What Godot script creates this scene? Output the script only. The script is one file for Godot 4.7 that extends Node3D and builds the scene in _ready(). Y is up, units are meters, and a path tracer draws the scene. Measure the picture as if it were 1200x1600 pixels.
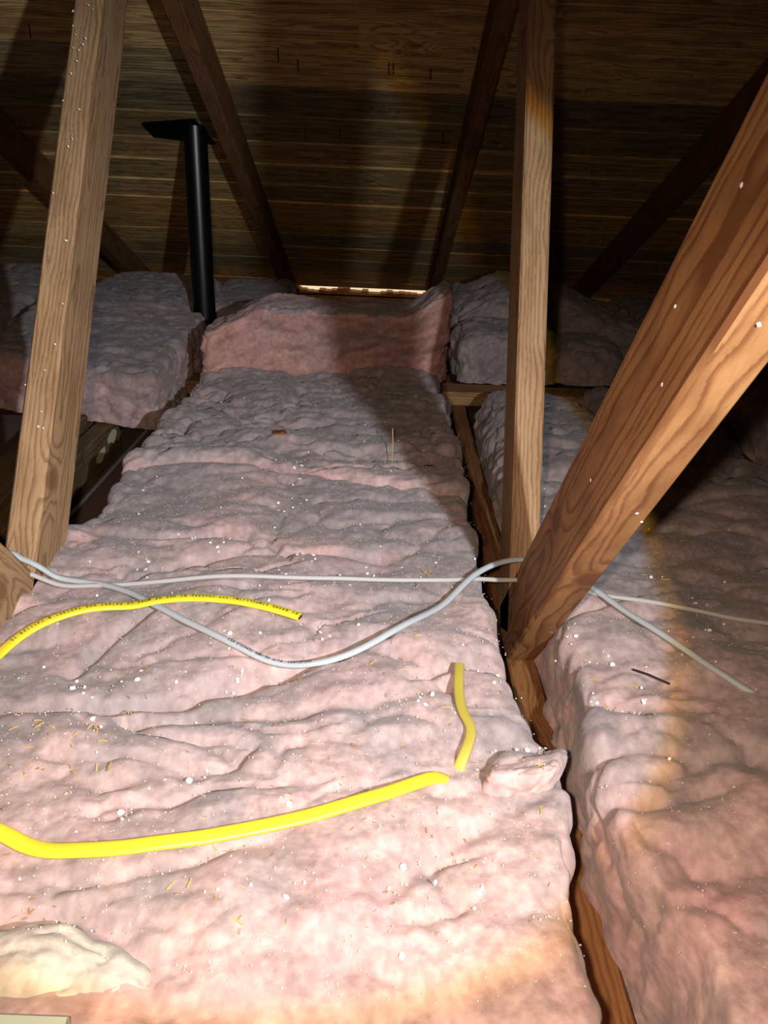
extends Node3D
# Attic above a ceiling: roof trusses, board roof deck, pink glass-wool batts between the bottom chords.
# Plan axes used below: x to the right, y up from the ceiling board, z away from the camera; P() turns that into Godot axes.

const CAM_Y := 0.69
const SLOPE := 0.4416            # roof pitch, 25.3 degrees
const DECK_Y := 1.8092           # underside of the roof boards above z = 0
const RIDGE_Z := -0.8
const CHORD := 0.0445            # half the depth of a 2x4
const TRUSS_X := [-1.0251, -0.4151, 0.1949, 0.8049]

var rng := RandomNumberGenerator.new()
var M := {}
var heights := {}                # top of the insulation, in 5 mm cells
var taken := {}

func P(x: float, y: float, z: float) -> Vector3:
	return Vector3(x, y, -z)

# ------------------------------------------------------------------ mesh builder
class MB:
	var v := PackedVector3Array()
	var n := PackedVector3Array()
	var uv := PackedVector2Array()
	var col := PackedColorArray()
	var idx := PackedInt32Array()
	func vert(p: Vector3, nn: Vector3, t := Vector2.ZERO, c := Color.WHITE) -> int:
		v.append(p); n.append(nn); uv.append(t); col.append(c)
		return v.size() - 1
	func tri(a: int, b: int, c: int) -> void:
		var g := (v[b] - v[a]).cross(v[c] - v[a])
		if g.dot(n[a] + n[b] + n[c]) > 0.0:      # front faces run clockwise
			idx.append(a); idx.append(c); idx.append(b)
		else:
			idx.append(a); idx.append(b); idx.append(c)
	func quad(a: int, b: int, c: int, d: int) -> void:
		tri(a, b, c); tri(a, c, d)
	func flat(pts: Array, nn: Vector3, uvs: Array = [], c := Color.WHITE) -> void:
		var k := []
		for i in pts.size():
			k.append(vert(pts[i], nn, uvs[i] if uvs.size() > i else Vector2(pts[i].x, pts[i].z), c))
		for i in range(1, pts.size() - 1):
			tri(k[0], k[i], k[i + 1])
	func mesh() -> ArrayMesh:
		var a := []
		a.resize(Mesh.ARRAY_MAX)
		a[Mesh.ARRAY_VERTEX] = v; a[Mesh.ARRAY_NORMAL] = n; a[Mesh.ARRAY_TEX_UV] = uv; a[Mesh.ARRAY_COLOR] = col; a[Mesh.ARRAY_INDEX] = idx
		var m := ArrayMesh.new()
		m.add_surface_from_arrays(Mesh.PRIMITIVE_TRIANGLES, a)
		return m

func numbered(called: String) -> String:
	if not taken.has(called):
		taken[called] = 0
		return called
	taken[called] += 1
	return "%s_%03d" % [called, taken[called]]

func put(called: String, m: Mesh, mat: Material, parent: Node = self) -> MeshInstance3D:
	var o := MeshInstance3D.new()
	o.name = numbered(called) if parent == self else called
	o.mesh = m
	o.material_override = mat
	o.cast_shadow = GeometryInstance3D.SHADOW_CASTING_SETTING_ON
	if parent != self:
		o.name = part_name(parent, called)
	parent.add_child(o, true)
	return o

func part_name(parent: Node, called: String) -> String:
	if not parent.has_node(NodePath(called)):
		return called
	var k := 1
	while parent.has_node(NodePath("%s_%03d" % [called, k])):
		k += 1
	return "%s_%03d" % [called, k]

func tag(o: Node, label: String, category: String, group := "", kind := "") -> void:
	if label: o.set_meta("label", label)
	if category: o.set_meta("category", category)
	if group: o.set_meta("group", group)
	if kind: o.set_meta("kind", kind)

func thing(called: String, label: String, category: String, at := Vector3.ZERO, group := "") -> Node3D:
	var o := Node3D.new()
	o.name = numbered(called)
	o.position = at
	add_child(o, true)
	tag(o, label, category, group)
	return o

# a bar with chamfered edges from a to b; wide along side, deep along the third axis; grain runs along u
func bar(mb: MB, a: Vector3, b: Vector3, side: Vector3, w: float, d: float, ch := 0.003, tile := 1.1, cut := 1.0) -> void:
	var ax := (b - a).normalized()
	side = (side - ax * side.dot(ax)).normalized()
	var dep := ax.cross(side).normalized()
	var hw := w / 2.0
	var hd := d / 2.0
	var sec := [Vector2(-hw + ch, -hd), Vector2(hw - ch, -hd), Vector2(hw, -hd + ch), Vector2(hw, hd - ch), Vector2(hw - ch, hd), Vector2(-hw + ch, hd), Vector2(-hw, hd - ch), Vector2(-hw, -hd + ch)]
	var L := a.distance_to(b)
	var u0 := rng.randf() * 3.0
	var v0 := rng.randf() * 3.0
	var run := 0.0
	var steps := maxi(1, int(L / 0.4))
	for i in 8:
		var p: Vector2 = sec[i]
		var q: Vector2 = sec[(i + 1) % 8]
		var e := q - p
		var nn := (side * e.y - dep * e.x).normalized()
		if nn.dot(side * (p.x + q.x) + dep * (p.y + q.y)) < 0.0: nn = -nn
		var last := []
		for s in steps + 1:
			var c := a.lerp(b, float(s) / steps)
			var u := u0 + L * s / steps / tile
			var now := [mb.vert(c + side * p.x + dep * p.y, nn, Vector2(u, v0 + run / 0.16)), mb.vert(c + side * q.x + dep * q.y, nn, Vector2(u, v0 + (run + e.length()) / 0.16))]
			if s: mb.quad(last[0], last[1], now[1], now[0])
			last = now
		run += e.length()
	for end in [[a, -ax], [b, ax]]:
		var pts := []
		var uvs := []
		for p in sec:
			pts.append(end[0] + side * p.x + dep * p.y)
			uvs.append(Vector2(u0 + p.y * 0.4, v0 + p.x * 2.0))
		mb.flat(pts, end[1], uvs)

func box(mb: MB, lo: Vector3, hi: Vector3) -> void:
	var c := (lo + hi) / 2.0
	var h := (hi - lo) / 2.0
	bar(mb, Vector3(lo.x, c.y, c.z), Vector3(hi.x, c.y, c.z), Vector3.UP, h.y * 2.0, h.z * 2.0, 0.002)

# an oval tube along points; wide lies level
func tube(mb: MB, pts: PackedVector3Array, wide: float, thick: float, around := 12, cols := PackedColorArray(), widths := PackedFloat32Array(), boxy := 1.0) -> void:
	var n := pts.size()
	var last := []
	for i in n:
		var t := (pts[mini(i + 1, n - 1)] - pts[maxi(i - 1, 0)]).normalized()
		var side := t.cross(Vector3.UP)
		side = side.normalized() if side.length() > 0.05 else Vector3.RIGHT
		var up := side.cross(t).normalized()
		var k := widths[i] if widths.size() else 1.0
		var now := []
		for j in around + 1:
			var a := TAU * j / around
			var ca := signf(cos(a)) * pow(absf(cos(a)), boxy)
			var sa := signf(sin(a)) * pow(absf(sin(a)), boxy)
			var nn := (side * cos(a) / wide + up * sin(a) / thick).normalized()
			now.append(mb.vert(pts[i] + side * ca * wide / 2.0 * k + up * sa * thick / 2.0, nn, Vector2(i * 0.1, float(j) / around), cols[i] if cols.size() else Color.WHITE))
		if i:
			for j in around: mb.quad(last[j], last[j + 1], now[j + 1], now[j])
		if i == 0 or i == n - 1:
			var c := mb.vert(pts[i], t * (-1.0 if i == 0 else 1.0), Vector2.ZERO, cols[i] if cols.size() else Color.WHITE)
			for j in around:
				var p := mb.vert(mb.v[now[j]], mb.n[c], Vector2.ZERO, mb.col[c])
				var q := mb.vert(mb.v[now[j + 1]], mb.n[c], Vector2.ZERO, mb.col[c])
				mb.tri(c, p, q)
		last = now

func curve(pts: Array, step := 0.006) -> PackedVector3Array:
	var out := PackedVector3Array()
	for i in pts.size() - 1:
		var a: Vector3 = pts[i]
		var b: Vector3 = pts[i + 1]
		var z: Vector3 = pts[maxi(i - 1, 0)]
		var c: Vector3 = pts[mini(i + 2, pts.size() - 1)]
		var k := maxi(1, int(a.distance_to(b) / step))
		for j in k:
			out.append(a.cubic_interpolate(b, z, c, float(j) / k))
	out.append(pts[-1])
	return out

# ------------------------------------------------------------------ textures
func noise(kind: int, freq: float, sd: int, oct := 4) -> FastNoiseLite:
	var f := FastNoiseLite.new()
	f.noise_type = kind as FastNoiseLite.NoiseType
	f.frequency = freq
	f.seed = sd
	f.fractal_octaves = oct
	return f

# sawn softwood: rings cut by a plane a little off the pith; u runs along the grain
func wood(w: int, h: int, sd: int, light: Color, dark: Color, rings: float, arch: float, stain := 0.3) -> Array:
	var f := noise(FastNoiseLite.TYPE_SIMPLEX_SMOOTH, 1.0, sd, 3)
	var data := PackedByteArray()
	var rel := PackedByteArray()
	data.resize(w * h * 4)
	rel.resize(w * h * 4)
	var knots := []
	var r := RandomNumberGenerator.new()
	r.seed = sd
	for i in 2: knots.append([r.randf_range(0.1, 0.9), r.randf_range(0.25, 0.75), r.randf_range(0.008, 0.018)])
	for y in h:
		for x in w:
			var u := float(x) / w
			var a := u * TAU                       # the tile closes along the grain
			var v := float(y) / h
			var cx := cos(a) * 0.5
			var cy := sin(a) * 0.5
			var mv := absf(v * 2.0 - 1.0)          # mirrored across, so it closes there as well
			var wob := f.get_noise_3d(cx * 1.4, cy * 1.4, mv * 0.9) * arch
			var pull := 0.0
			var kd := 9.0
			for k in knots:
				var dx: float = (u - k[0]) * 1.1
				var dy: float = (v - k[1]) * 0.16
				var dd := sqrt(dx * dx * 0.5 + dy * dy)
				pull += 0.22 * exp(-dd * dd / (k[2] * k[2] * 4.0))
				kd = minf(kd, dd / k[2])
			var d := sqrt(pow(mv - 0.35 + wob * 0.8, 2.0) + pow(0.25 + wob * 0.5, 2.0)) + pull + f.get_noise_3d(cx * 5.0, cy * 5.0, mv * 5.0) * 0.02
			var ring := d * rings
			ring = ring - floorf(ring)
			var late := smoothstep(0.45, 0.92, ring) * (1.0 - smoothstep(0.93, 1.0, ring))
			var fib := f.get_noise_3d(cx * 14.0, cy * 14.0, v * 220.0) * 0.5 + 0.5
			var st := clampf(f.get_noise_3d(cx * 3.0 + 7.0, cy * 3.0, mv * 2.5) * 1.3 + 0.3, 0.0, 1.0) * stain
			var t := clampf(late * 0.6 + fib * 0.35 + st, 0.0, 1.0)
			if kd < 1.0: t = lerpf(1.0, 0.55, smoothstep(0.55, 0.95, kd))
			var c := light.lerp(dark, t)
			var o := (y * w + x) * 4
			data[o] = int(clampf(c.r, 0, 1) * 255.0); data[o + 1] = int(clampf(c.g, 0, 1) * 255.0); data[o + 2] = int(clampf(c.b, 0, 1) * 255.0); data[o + 3] = 255
			var g := int(clampf(0.75 - late * 0.5 - (1.0 - fib) * 0.35, 0.0, 1.0) * 255.0)
			rel[o] = g; rel[o + 1] = g; rel[o + 2] = g; rel[o + 3] = 255
	return [ImageTexture.create_from_image(Image.create_from_data(w, h, false, Image.FORMAT_RGBA8, data)), ImageTexture.create_from_image(Image.create_from_data(w, h, false, Image.FORMAT_RGBA8, rel))]

func timber(tex: Array, tint: Color, rough := 0.75, relief := 0.06) -> StandardMaterial3D:
	var m := StandardMaterial3D.new()
	m.albedo_texture = tex[0]
	m.albedo_color = tint
	m.roughness = rough
	m.metallic_specular = 0.35
	m.heightmap_enabled = true
	m.heightmap_texture = tex[1]
	m.heightmap_scale = relief
	return m

func plain(c: Color, rough := 0.7, spec := 0.4) -> StandardMaterial3D:
	var m := StandardMaterial3D.new()
	m.albedo_color = c
	m.roughness = rough
	m.metallic_specular = spec
	return m

func soft_noise(freq: float, sd: int, lo: Color, hi: Color, kind := FastNoiseLite.TYPE_SIMPLEX_SMOOTH, oct := 5, size := 512) -> NoiseTexture2D:
	var t := NoiseTexture2D.new()
	t.width = size; t.height = size
	t.seamless = true
	t.noise = noise(kind, freq, sd, oct)
	var g := Gradient.new()
	g.set_color(0, lo); g.set_color(1, hi)
	t.color_ramp = g
	return t

func materials() -> void:
	var grain_tan := wood(1024, 128, 11, Color(0.66, 0.52, 0.38), Color(0.46, 0.32, 0.21), 15.0, 0.14)
	var grain_red := wood(1024, 128, 23, Color(0.61, 0.43, 0.27), Color(0.40, 0.24, 0.13), 10.0, 0.22, 0.4)
	var deck_a := wood(1024, 128, 31, Color(0.97, 0.83, 0.60), Color(0.60, 0.46, 0.32), 12.0, 0.3, 0.5)
	var deck_b := wood(1024, 128, 47, Color(0.90, 0.79, 0.62), Color(0.55, 0.45, 0.34), 10.0, 0.16, 0.6)
	M.lumber = timber(grain_tan, Color(1, 1, 1))
	M.lumber_red = timber(grain_red, Color(1, 1, 1), 0.6)
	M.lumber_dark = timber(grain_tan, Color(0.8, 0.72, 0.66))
	M.chord = timber(grain_tan, Color(0.84, 0.73, 0.62))
	M.lumber_pale = timber(grain_tan, Color(1.0, 0.98, 0.9))
	M.lumber_grey = timber(grain_tan, Color(0.72, 0.74, 0.72))
	M.deck = []
	for c in [Color(1, 0.97, 0.9), Color(0.88, 0.86, 0.80), Color(1, 0.92, 0.78), Color(0.70, 0.69, 0.65)]:
		M.deck.append(timber(deck_a, c, 0.7, 0.08))
		M.deck.append(timber(deck_b, c, 0.7, 0.08))
	M.board = plain(Color(0.45, 0.36, 0.33), 0.95, 0.1)
	M.felt = plain(Color(0.09, 0.08, 0.07), 0.95, 0.1)
	M.black = plain(Color(0.028, 0.03, 0.036), 0.34, 0.5)
	M.flashing = plain(Color(0.03, 0.03, 0.03), 0.8, 0.2)
	M.white_jacket = plain(Color(0.64, 0.64, 0.64), 0.55, 0.4)
	M.cream_jacket = plain(Color(0.64, 0.61, 0.59), 0.55, 0.4)
	M.yellow = plain(Color(1, 1, 1), 0.4, 0.5)
	M.yellow.vertex_color_use_as_albedo = true
	M.ink = plain(Color(0.13, 0.12, 0.04), 0.8, 0.1)
	M.ink_blue = plain(Color(0.2, 0.22, 0.3), 0.8, 0.1)
	M.copper = plain(Color(0.1, 0.07, 0.06), 0.5, 0.4)
	M.flake = plain(Color(0.93, 0.91, 0.88), 0.8, 0.3)
	M.chip = plain(Color(0.74, 0.60, 0.38), 0.8, 0.2)
	M.dust = plain(Color(0.82, 0.78, 0.74), 0.9, 0.2)
	M.sawdust = plain(Color(0.62, 0.44, 0.2), 0.9, 0.2)
	M.nail = plain(Color(0.05, 0.045, 0.04), 0.6, 0.4)
	M.paper = plain(Color(0.78, 0.74, 0.6), 0.9, 0.1)
	M.grey_board = plain(Color(0.62, 0.64, 0.58), 0.9, 0.1)
	M.leaf = plain(Color(0.5, 0.26, 0.14), 0.8, 0.2)
	var w := StandardMaterial3D.new()
	w.vertex_color_use_as_albedo = true
	w.roughness = 1.0
	w.metallic_specular = 0.12
	w.uv1_triplanar = true
	w.uv1_scale = Vector3(8, 8, 8)
	w.albedo_texture = soft_noise(0.02, 5, Color(0.80, 0.77, 0.77), Color(1, 1, 1), FastNoiseLite.TYPE_SIMPLEX_SMOOTH, 6)
	w.heightmap_enabled = true
	w.heightmap_texture = soft_noise(0.02, 8, Color.BLACK, Color.WHITE, FastNoiseLite.TYPE_SIMPLEX_SMOOTH, 6)
	w.heightmap_scale = 0.06
	w.rim_enabled = true
	w.rim = 0.25
	w.rim_tint = 0.6
	M.wool = w

# ------------------------------------------------------------------ glass wool
var CELL := noise(FastNoiseLite.TYPE_CELLULAR, 1.0, 3, 1)
var FBM := noise(FastNoiseLite.TYPE_SIMPLEX_SMOOTH, 1.0, 7, 4)
var RIDGE := noise(FastNoiseLite.TYPE_SIMPLEX_SMOOTH, 1.0, 9, 3)

func puff(p: Vector3, freq: float, sharp: float) -> float:
	var q := p * freq
	q += Vector3(FBM.get_noise_3dv(q * 0.55), FBM.get_noise_3dv(q * 0.55 + Vector3(31, 5, 2)), FBM.get_noise_3dv(q * 0.55 + Vector3(3, 55, 20))) * 0.9
	var e := clampf(CELL.get_noise_3dv(q) + 1.0, 0.0, 1.0)
	return 1.0 - exp(-e * sharp)

func groove(x: float, z: float, lines: Array) -> float:
	var sum := 0.0
	for l in lines:
		var best := 1.0
		var pts: Array = l.p
		for i in pts.size() - 1:
			var a: Vector2 = pts[i]
			if absf(a.y - z) > 0.22: continue
			var c := Geometry2D.get_closest_point_to_segment(Vector2(x, z), a, pts[i + 1])
			best = minf(best, c.distance_to(Vector2(x, z)))
		if best < l.w * 3.0:
			sum += l.d * exp(-best * best / (l.w * l.w))
	return sum

# A batt: a box with rounded edges, bent by warp, its skin pushed in and out.
# o: lo, hi (plan axes, y up), r, step, puff, fold, wrinkle, lines, warp, pink, grey, mix, strata
func batt(called: String, label: String, o: Dictionary, parent: Node = self) -> MeshInstance3D:
	var lo: Vector3 = o.lo
	var hi: Vector3 = o.hi
	var r: float = o.get("r", 0.04)
	var step: float = o.get("step", 0.005)
	var amp: float = o.get("puff", 0.012)
	var fold: float = o.get("fold", 0.012)
	var wr: float = o.get("wrinkle", 0.004)
	var size: float = o.get("size", 9.0)
	var crumple: float = o.get("crumple", 0.3)
	var lines: Array = o.get("lines", [])
	var warp = o.get("warp")
	var strata: float = o.get("strata", 0.0)
	var off: Vector3 = o.get("off", Vector3.ZERO)
	var pink: Color = o.get("pink", Color(0.62, 0.42, 0.38))
	var grey: Color = o.get("grey", Color(0.375, 0.30, 0.29))
	var bias: float = o.get("bias", 0.0)
	var mb := MB.new()
	var dims := hi - lo
	var n := Vector3i(maxi(2, int(dims.x / step)), maxi(2, int(dims.y / step)), maxi(2, int(dims.z / step)))
	var rim := {}
	var inlo := Vector3(lo.x + r, lo.y, lo.z + r)
	var inhi := Vector3(hi.x - r, hi.y - r, hi.z - r)
	# the five faces: top, right, left, near, far
	for face in 5:
		var na: int = [n.x, n.z, n.z, n.x, n.x][face]
		var nb: int = [n.z, n.y, n.y, n.y, n.y][face]
		var grid := PackedInt32Array()
		grid.resize((na + 1) * (nb + 1))
		for j in nb + 1:
			for i in na + 1:
				var a := float(i) / na
				var b := float(j) / nb
				var q: Vector3
				match face:
					0: q = Vector3(lerpf(lo.x, hi.x, a), hi.y, lerpf(lo.z, hi.z, b))
					1: q = Vector3(hi.x, lerpf(lo.y, hi.y, b), lerpf(lo.z, hi.z, a))
					2: q = Vector3(lo.x, lerpf(lo.y, hi.y, b), lerpf(lo.z, hi.z, a))
					3: q = Vector3(lerpf(lo.x, hi.x, a), lerpf(lo.y, hi.y, b), lo.z)
					4: q = Vector3(lerpf(lo.x, hi.x, a), lerpf(lo.y, hi.y, b), hi.z)
				var edge := i == 0 or j == 0 or i == na or j == nb
				var key := Vector3i((q * 20000.0).round())
				if edge and rim.has(key):
					grid[j * (na + 1) + i] = rim[key]
					continue
				var c := q.clamp(inlo, inhi)
				var nn := (q - c).normalized()
				var p := c + nn * r
				if warp != null: p = warp.call(p)
				var s := p + off
				var big := puff(Vector3(s.x * 0.8, s.y, s.z * 1.35), size, 5.0)
				var small := puff(Vector3(s.x * 0.75, s.y, s.z * 1.3) + Vector3(5, 1, 3), size * 2.9, 4.0)
				var f1 := FBM.get_noise_3dv(Vector3(s.x * 3.0, s.y * 4.0, s.z * 4.5))
				var rg := 1.0 - absf(RIDGE.get_noise_3dv(Vector3(s.x * 11.0, s.y * 16.0, s.z * 19.0))) * 2.2
				var fine := RIDGE.get_noise_3dv(s * 60.0)
				var g := groove(p.x, p.z, lines) * clampf(nn.y, 0.0, 1.0) if lines else 0.0
				var lay := RIDGE.get_noise_3dv(Vector3(s.x * 3.0, s.y * 55.0 + f1 * 4.0, s.z * 3.0)) * strata * (1.0 - absf(nn.y))
				var drape := RIDGE.get_noise_3dv(Vector3(s.x * 14.0, 3.0, s.z * 2.5)) * 0.005 * (1.0 - smoothstep(0.36, 0.47, p.z))
				var soft := RIDGE.get_noise_3dv(Vector3(s.x * 6.0, s.y * 9.0, s.z * 10.0))
				var line := FBM.get_noise_3dv(Vector3(s.x * 2.6 + 50.0, s.y * 5.0, s.z * 6.0))
				var crease := exp(-line * line / 0.0012) * clampf(FBM.get_noise_3dv(s * 3.0 + Vector3(0, 70, 0)) * 3.0 + 0.4, 0.0, 1.0)
				var d := (big - 0.75) * amp + (small - 0.7) * amp * crumple + f1 * fold + soft * wr * 1.2 + maxf(rg, -0.3) * wr * crumple * 2.0 - crease * wr * 1.8 + fine * 0.0005 - g + lay + drape
				p += nn * d
				# colour of the wool: pink, greyed by dust in its own patches (more on faces that look up)
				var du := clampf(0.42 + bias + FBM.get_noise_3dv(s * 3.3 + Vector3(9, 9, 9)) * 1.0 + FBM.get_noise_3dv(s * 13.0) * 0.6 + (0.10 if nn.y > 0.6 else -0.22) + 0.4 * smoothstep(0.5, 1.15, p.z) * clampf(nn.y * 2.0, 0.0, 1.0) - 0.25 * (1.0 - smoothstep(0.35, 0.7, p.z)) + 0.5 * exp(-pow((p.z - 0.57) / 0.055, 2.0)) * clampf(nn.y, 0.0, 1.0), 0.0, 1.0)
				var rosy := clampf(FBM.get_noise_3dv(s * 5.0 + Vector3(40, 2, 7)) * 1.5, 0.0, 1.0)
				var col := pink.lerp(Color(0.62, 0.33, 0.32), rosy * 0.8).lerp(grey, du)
				if strata > 0.0: col = col.lerp(Color(0.56, 0.27, 0.22), clampf(lay / strata * 1.2, 0.0, 0.7))
				col = col * (0.92 + 0.26 * FBM.get_noise_3dv(s * 26.0) + 0.14 * RIDGE.get_noise_3dv(s * 85.0))
				col.a = 1.0
				var at := mb.vert(P(p.x, p.y, p.z), Vector3.ZERO, Vector2(p.x, p.z), col)
				grid[j * (na + 1) + i] = at
				if edge: rim[key] = at
				if nn.y > 0.3 and not o.get("hidden", false):
					var cell := Vector2i(roundi(p.x * 200.0), roundi(p.z * 200.0))
					heights[cell] = maxf(heights.get(cell, -1.0), p.y)
		var want: Vector3 = [Vector3.UP, Vector3.RIGHT, Vector3.LEFT, Vector3(0, 0, 1), Vector3(0, 0, -1)][face]
		var e1: Vector3 = [Vector3.RIGHT, Vector3(0, 0, -1), Vector3(0, 0, -1), Vector3.RIGHT, Vector3.RIGHT][face]
		var e2: Vector3 = [Vector3(0, 0, -1), Vector3.UP, Vector3.UP, Vector3.UP, Vector3.UP][face]
		var up := e1.cross(e2).dot(want) > 0.0
		for j in nb:
			for i in na:
				var k := j * (na + 1) + i
				for t in [[grid[k], grid[k + 1], grid[k + na + 2]], [grid[k], grid[k + na + 2], grid[k + na + 1]]]:
					var cr := (mb.v[t[1]] - mb.v[t[0]]).cross(mb.v[t[2]] - mb.v[t[0]])
					mb.idx.append(t[0])
					mb.idx.append(t[2] if up else t[1])
					mb.idx.append(t[1] if up else t[2])
					if not up: cr = -cr
					for e in 3: mb.n[t[e]] += cr
	for i in mb.n.size(): mb.n[i] = mb.n[i].normalized()
	var m := put(called, mb.mesh(), M.wool, parent)
	if parent == self: tag(m, label, "insulation", o.get("group", ""))
	return m

func top(x: float, z: float) -> float:
	var c := Vector2i(roundi(x * 200.0), roundi(z * 200.0))
	var best := -1.0
	for dz in [0, -1, 1]:
		for dx in [0, -1, 1]:
			best = maxf(best, heights.get(c + Vector2i(dx, dz), -1.0))
		if best > 0.0 and dz == 0: return best
	return best

# ------------------------------------------------------------------ timber
func web_line(y: float, z: float, a: float, away: float, y0: float, y1: float) -> Array:
	return [[y0, z + away * (y0 - y) / tan(a)], [y1, z + away * (y1 - y) / tan(a)]]

func truss(x: float, label: String, post: Vector2, post_a: float, brace: Vector2, brace_a: float, mats: Array) -> void:
	var t := thing("roof_truss", label, "roof truss", P(x, 0, 0.9), "roof trusses")
	var at := func(y: float, z: float) -> Vector3: return P(0, y, z - 0.9)
	var lift := 1.7107 + CHORD / cos(SLOPE)
	var mb := MB.new()
	bar(mb, at.call(lift - tan(SLOPE) * 3.52, 3.52), at.call(lift - tan(SLOPE) * (RIDGE_Z + 0.02), RIDGE_Z + 0.02), Vector3.RIGHT, 0.038, 0.088)
	put("top_chord", mb.mesh(), mats[0], t)
	mb = MB.new()
	bar(mb, at.call(CHORD, 3.5), at.call(CHORD, -1.5), Vector3.RIGHT, 0.038, 0.089)
	put("bottom_chord", mb.mesh(), M.chord, t)
	var l := web_line(post.x, post.y, post_a, 1.0, 0.10, 0.10)
	var top_z := (lift + 0.02 - post.x + post.y * tan(post_a)) / (tan(post_a) + tan(SLOPE))
	mb = MB.new()
	bar(mb, at.call(l[0][0], l[0][1]), at.call(lift - tan(SLOPE) * top_z, top_z), Vector3.RIGHT, 0.038, 0.089)
	put("web", mb.mesh(), mats[1], t)
	l = web_line(brace.x, brace.y, brace_a, -1.0, 0.085, 2.02)
	mb = MB.new()
	bar(mb, at.call(l[0][0], l[0][1]), at.call(l[1][0], l[1][1]), Vector3.RIGHT, 0.038, 0.089)
	put("web", mb.mesh(), mats[2], t)

func deck_point(x: float, s: float, out: float) -> Vector3:   # s down the slope from z = 0, out above the underside
	var z := s * cos(SLOPE) + out * sin(SLOPE)
	return P(x, DECK_Y - s * sin(SLOPE) + out * cos(SLOPE), z)

func build_roof() -> void:
	var mb := MB.new()
	var s0 := RIDGE_Z / cos(SLOPE)
	var s1 := 3.985
	bar(mb, deck_point(0, s0, 0.032), deck_point(0, s1, 0.032), Vector3.RIGHT, 3.9, 0.02, 0.001)
	var roof := put("ceiling", mb.mesh(), M.felt)
	tag(roof, "underside of the roof, covered in horizontal brown boards", "", "", "structure")
	var r := RandomNumberGenerator.new()
	r.seed = 77
	var k := -22
	while 2.22 + 0.14 * k < s1 - 0.01:
		var a := maxf(s0, 2.22 + 0.14 * k)
		var b := minf(s1, 2.22 + 0.14 * (k + 1) - 0.002)
		k += 1
		var cuts := [-1.95, [-1.0251, -0.4151, 0.8049][r.randi() % 3] if r.randf() < 0.55 else 1.95, 1.95]
		for c in 2:
			if cuts[c + 1] - cuts[c] < 0.1: continue
			var tip := r.randf_range(-0.0015, 0.0035)
			mb = MB.new()
			var p0 := deck_point(cuts[c] + 0.001, (a + b) / 2.0, 0.0095 + tip)
			var p1 := deck_point(cuts[c + 1] - 0.001, (a + b) / 2.0, 0.0095 + tip)
			var dn := (deck_point(0, b, tip * 1.5) - deck_point(0, a, -tip)).normalized()
			# v runs once across the board, u along it
			var ax := Vector3.RIGHT
			var dep := ax.cross(dn).normalized()
			var u0 := r.randf() * 5.0
			var hw := (b - a) / 2.0
			for f in [[dep, dn], [-dep, dn], [dn, dep], [-dn, dep]]:
				var h1: float = 0.0095 if absf(f[0].dot(dep)) > 0.5 else hw
				var h2: float = hw if h1 < 0.01 else 0.0095
				var q := []
				var uvs := []
				for e in [[p0, -1.0], [p1, -1.0], [p1, 1.0], [p0, 1.0]]:
					q.append(e[0] + f[0] * h1 + f[1] * h2 * e[1])
					uvs.append(Vector2(u0 + e[0].x / 1.3, 0.5 + 0.46 * e[1] * (1.0 if h1 < 0.01 else 0.1)))
				mb.flat(q, f[0], uvs)
			put("plank", mb.mesh(), M.deck[r.randi() % M.deck.size()], roof)
	for q in [[-0.219, 2.023], [-0.259, 1.991], [-0.016, 2.022], [-0.006, 2.021], [0.078, 2.033], [0.130, 2.302], [-0.14, 2.309], [-0.231, 2.313], [-0.82, 1.9], [-0.78, 1.95], [-0.86, 1.86]]:
		mb = MB.new()
		var c := deck_point(q[0], q[1] / cos(SLOPE), 0.0)
		tube(mb, PackedVector3Array([c + Vector3(0, 0.012, 0), c + Vector3(0.001, -0.02, 0), c + Vector3(0.001, -0.025, 0.0)]), 0.0026, 0.0026, 6)
		put("nail", mb.mesh(), M.nail, roof)

func build_shell() -> void:
	var mb := MB.new()
	box(mb, P(-2.0, -0.03, 3.8), P(2.0, 0.0, -5.5))
	tag(put("floor", mb.mesh(), M.board), "brown ceiling board under the trusses", "", "", "structure")
	build_roof()
	mb = MB.new()
	bar(mb, P(0, 2.187, RIDGE_Z - 0.0), P(0, 2.187 - tan(SLOPE) * 4.75, RIDGE_Z - 4.75), Vector3.RIGHT, 3.9, 0.03, 0.001)
	tag(put("ceiling_rear", mb.mesh(), M.deck[0]), "other slope of the roof", "", "", "structure")
	for s in [-1.0, 1.0]:
		mb = MB.new()
		box(mb, P(s * 1.93 - 0.03, -0.03, 3.8), P(s * 1.93 + 0.03, 2.25, -5.5))
		tag(put("wall_left" if s < 0 else "wall_right", mb.mesh(), M.deck[3]), "wooden gable wall", "", "", "structure")
	mb = MB.new()
	box(mb, P(-1.95, -0.03, 3.76), P(1.95, 0.060, 3.70))
	for k in 22:
		box(mb, P(-0.42 + k * 0.028, 0.05, 3.76), P(-0.42 + (k + 1) * 0.028, rng.randf_range(0.066, 0.080) + 0.012 * exp(-pow((k - 8.0) / 1.5, 2.0)), 3.70))
	box(mb, P(-1.95, 0.03, 3.76), P(-0.40, 0.19, 3.70))
	box(mb, P(0.18, 0.03, 3.76), P(1.95, 0.19, 3.70))
	tag(put("wall_back", mb.mesh(), M.lumber_dark), "low wooden wall at the eaves", "", "", "structure")

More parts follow.
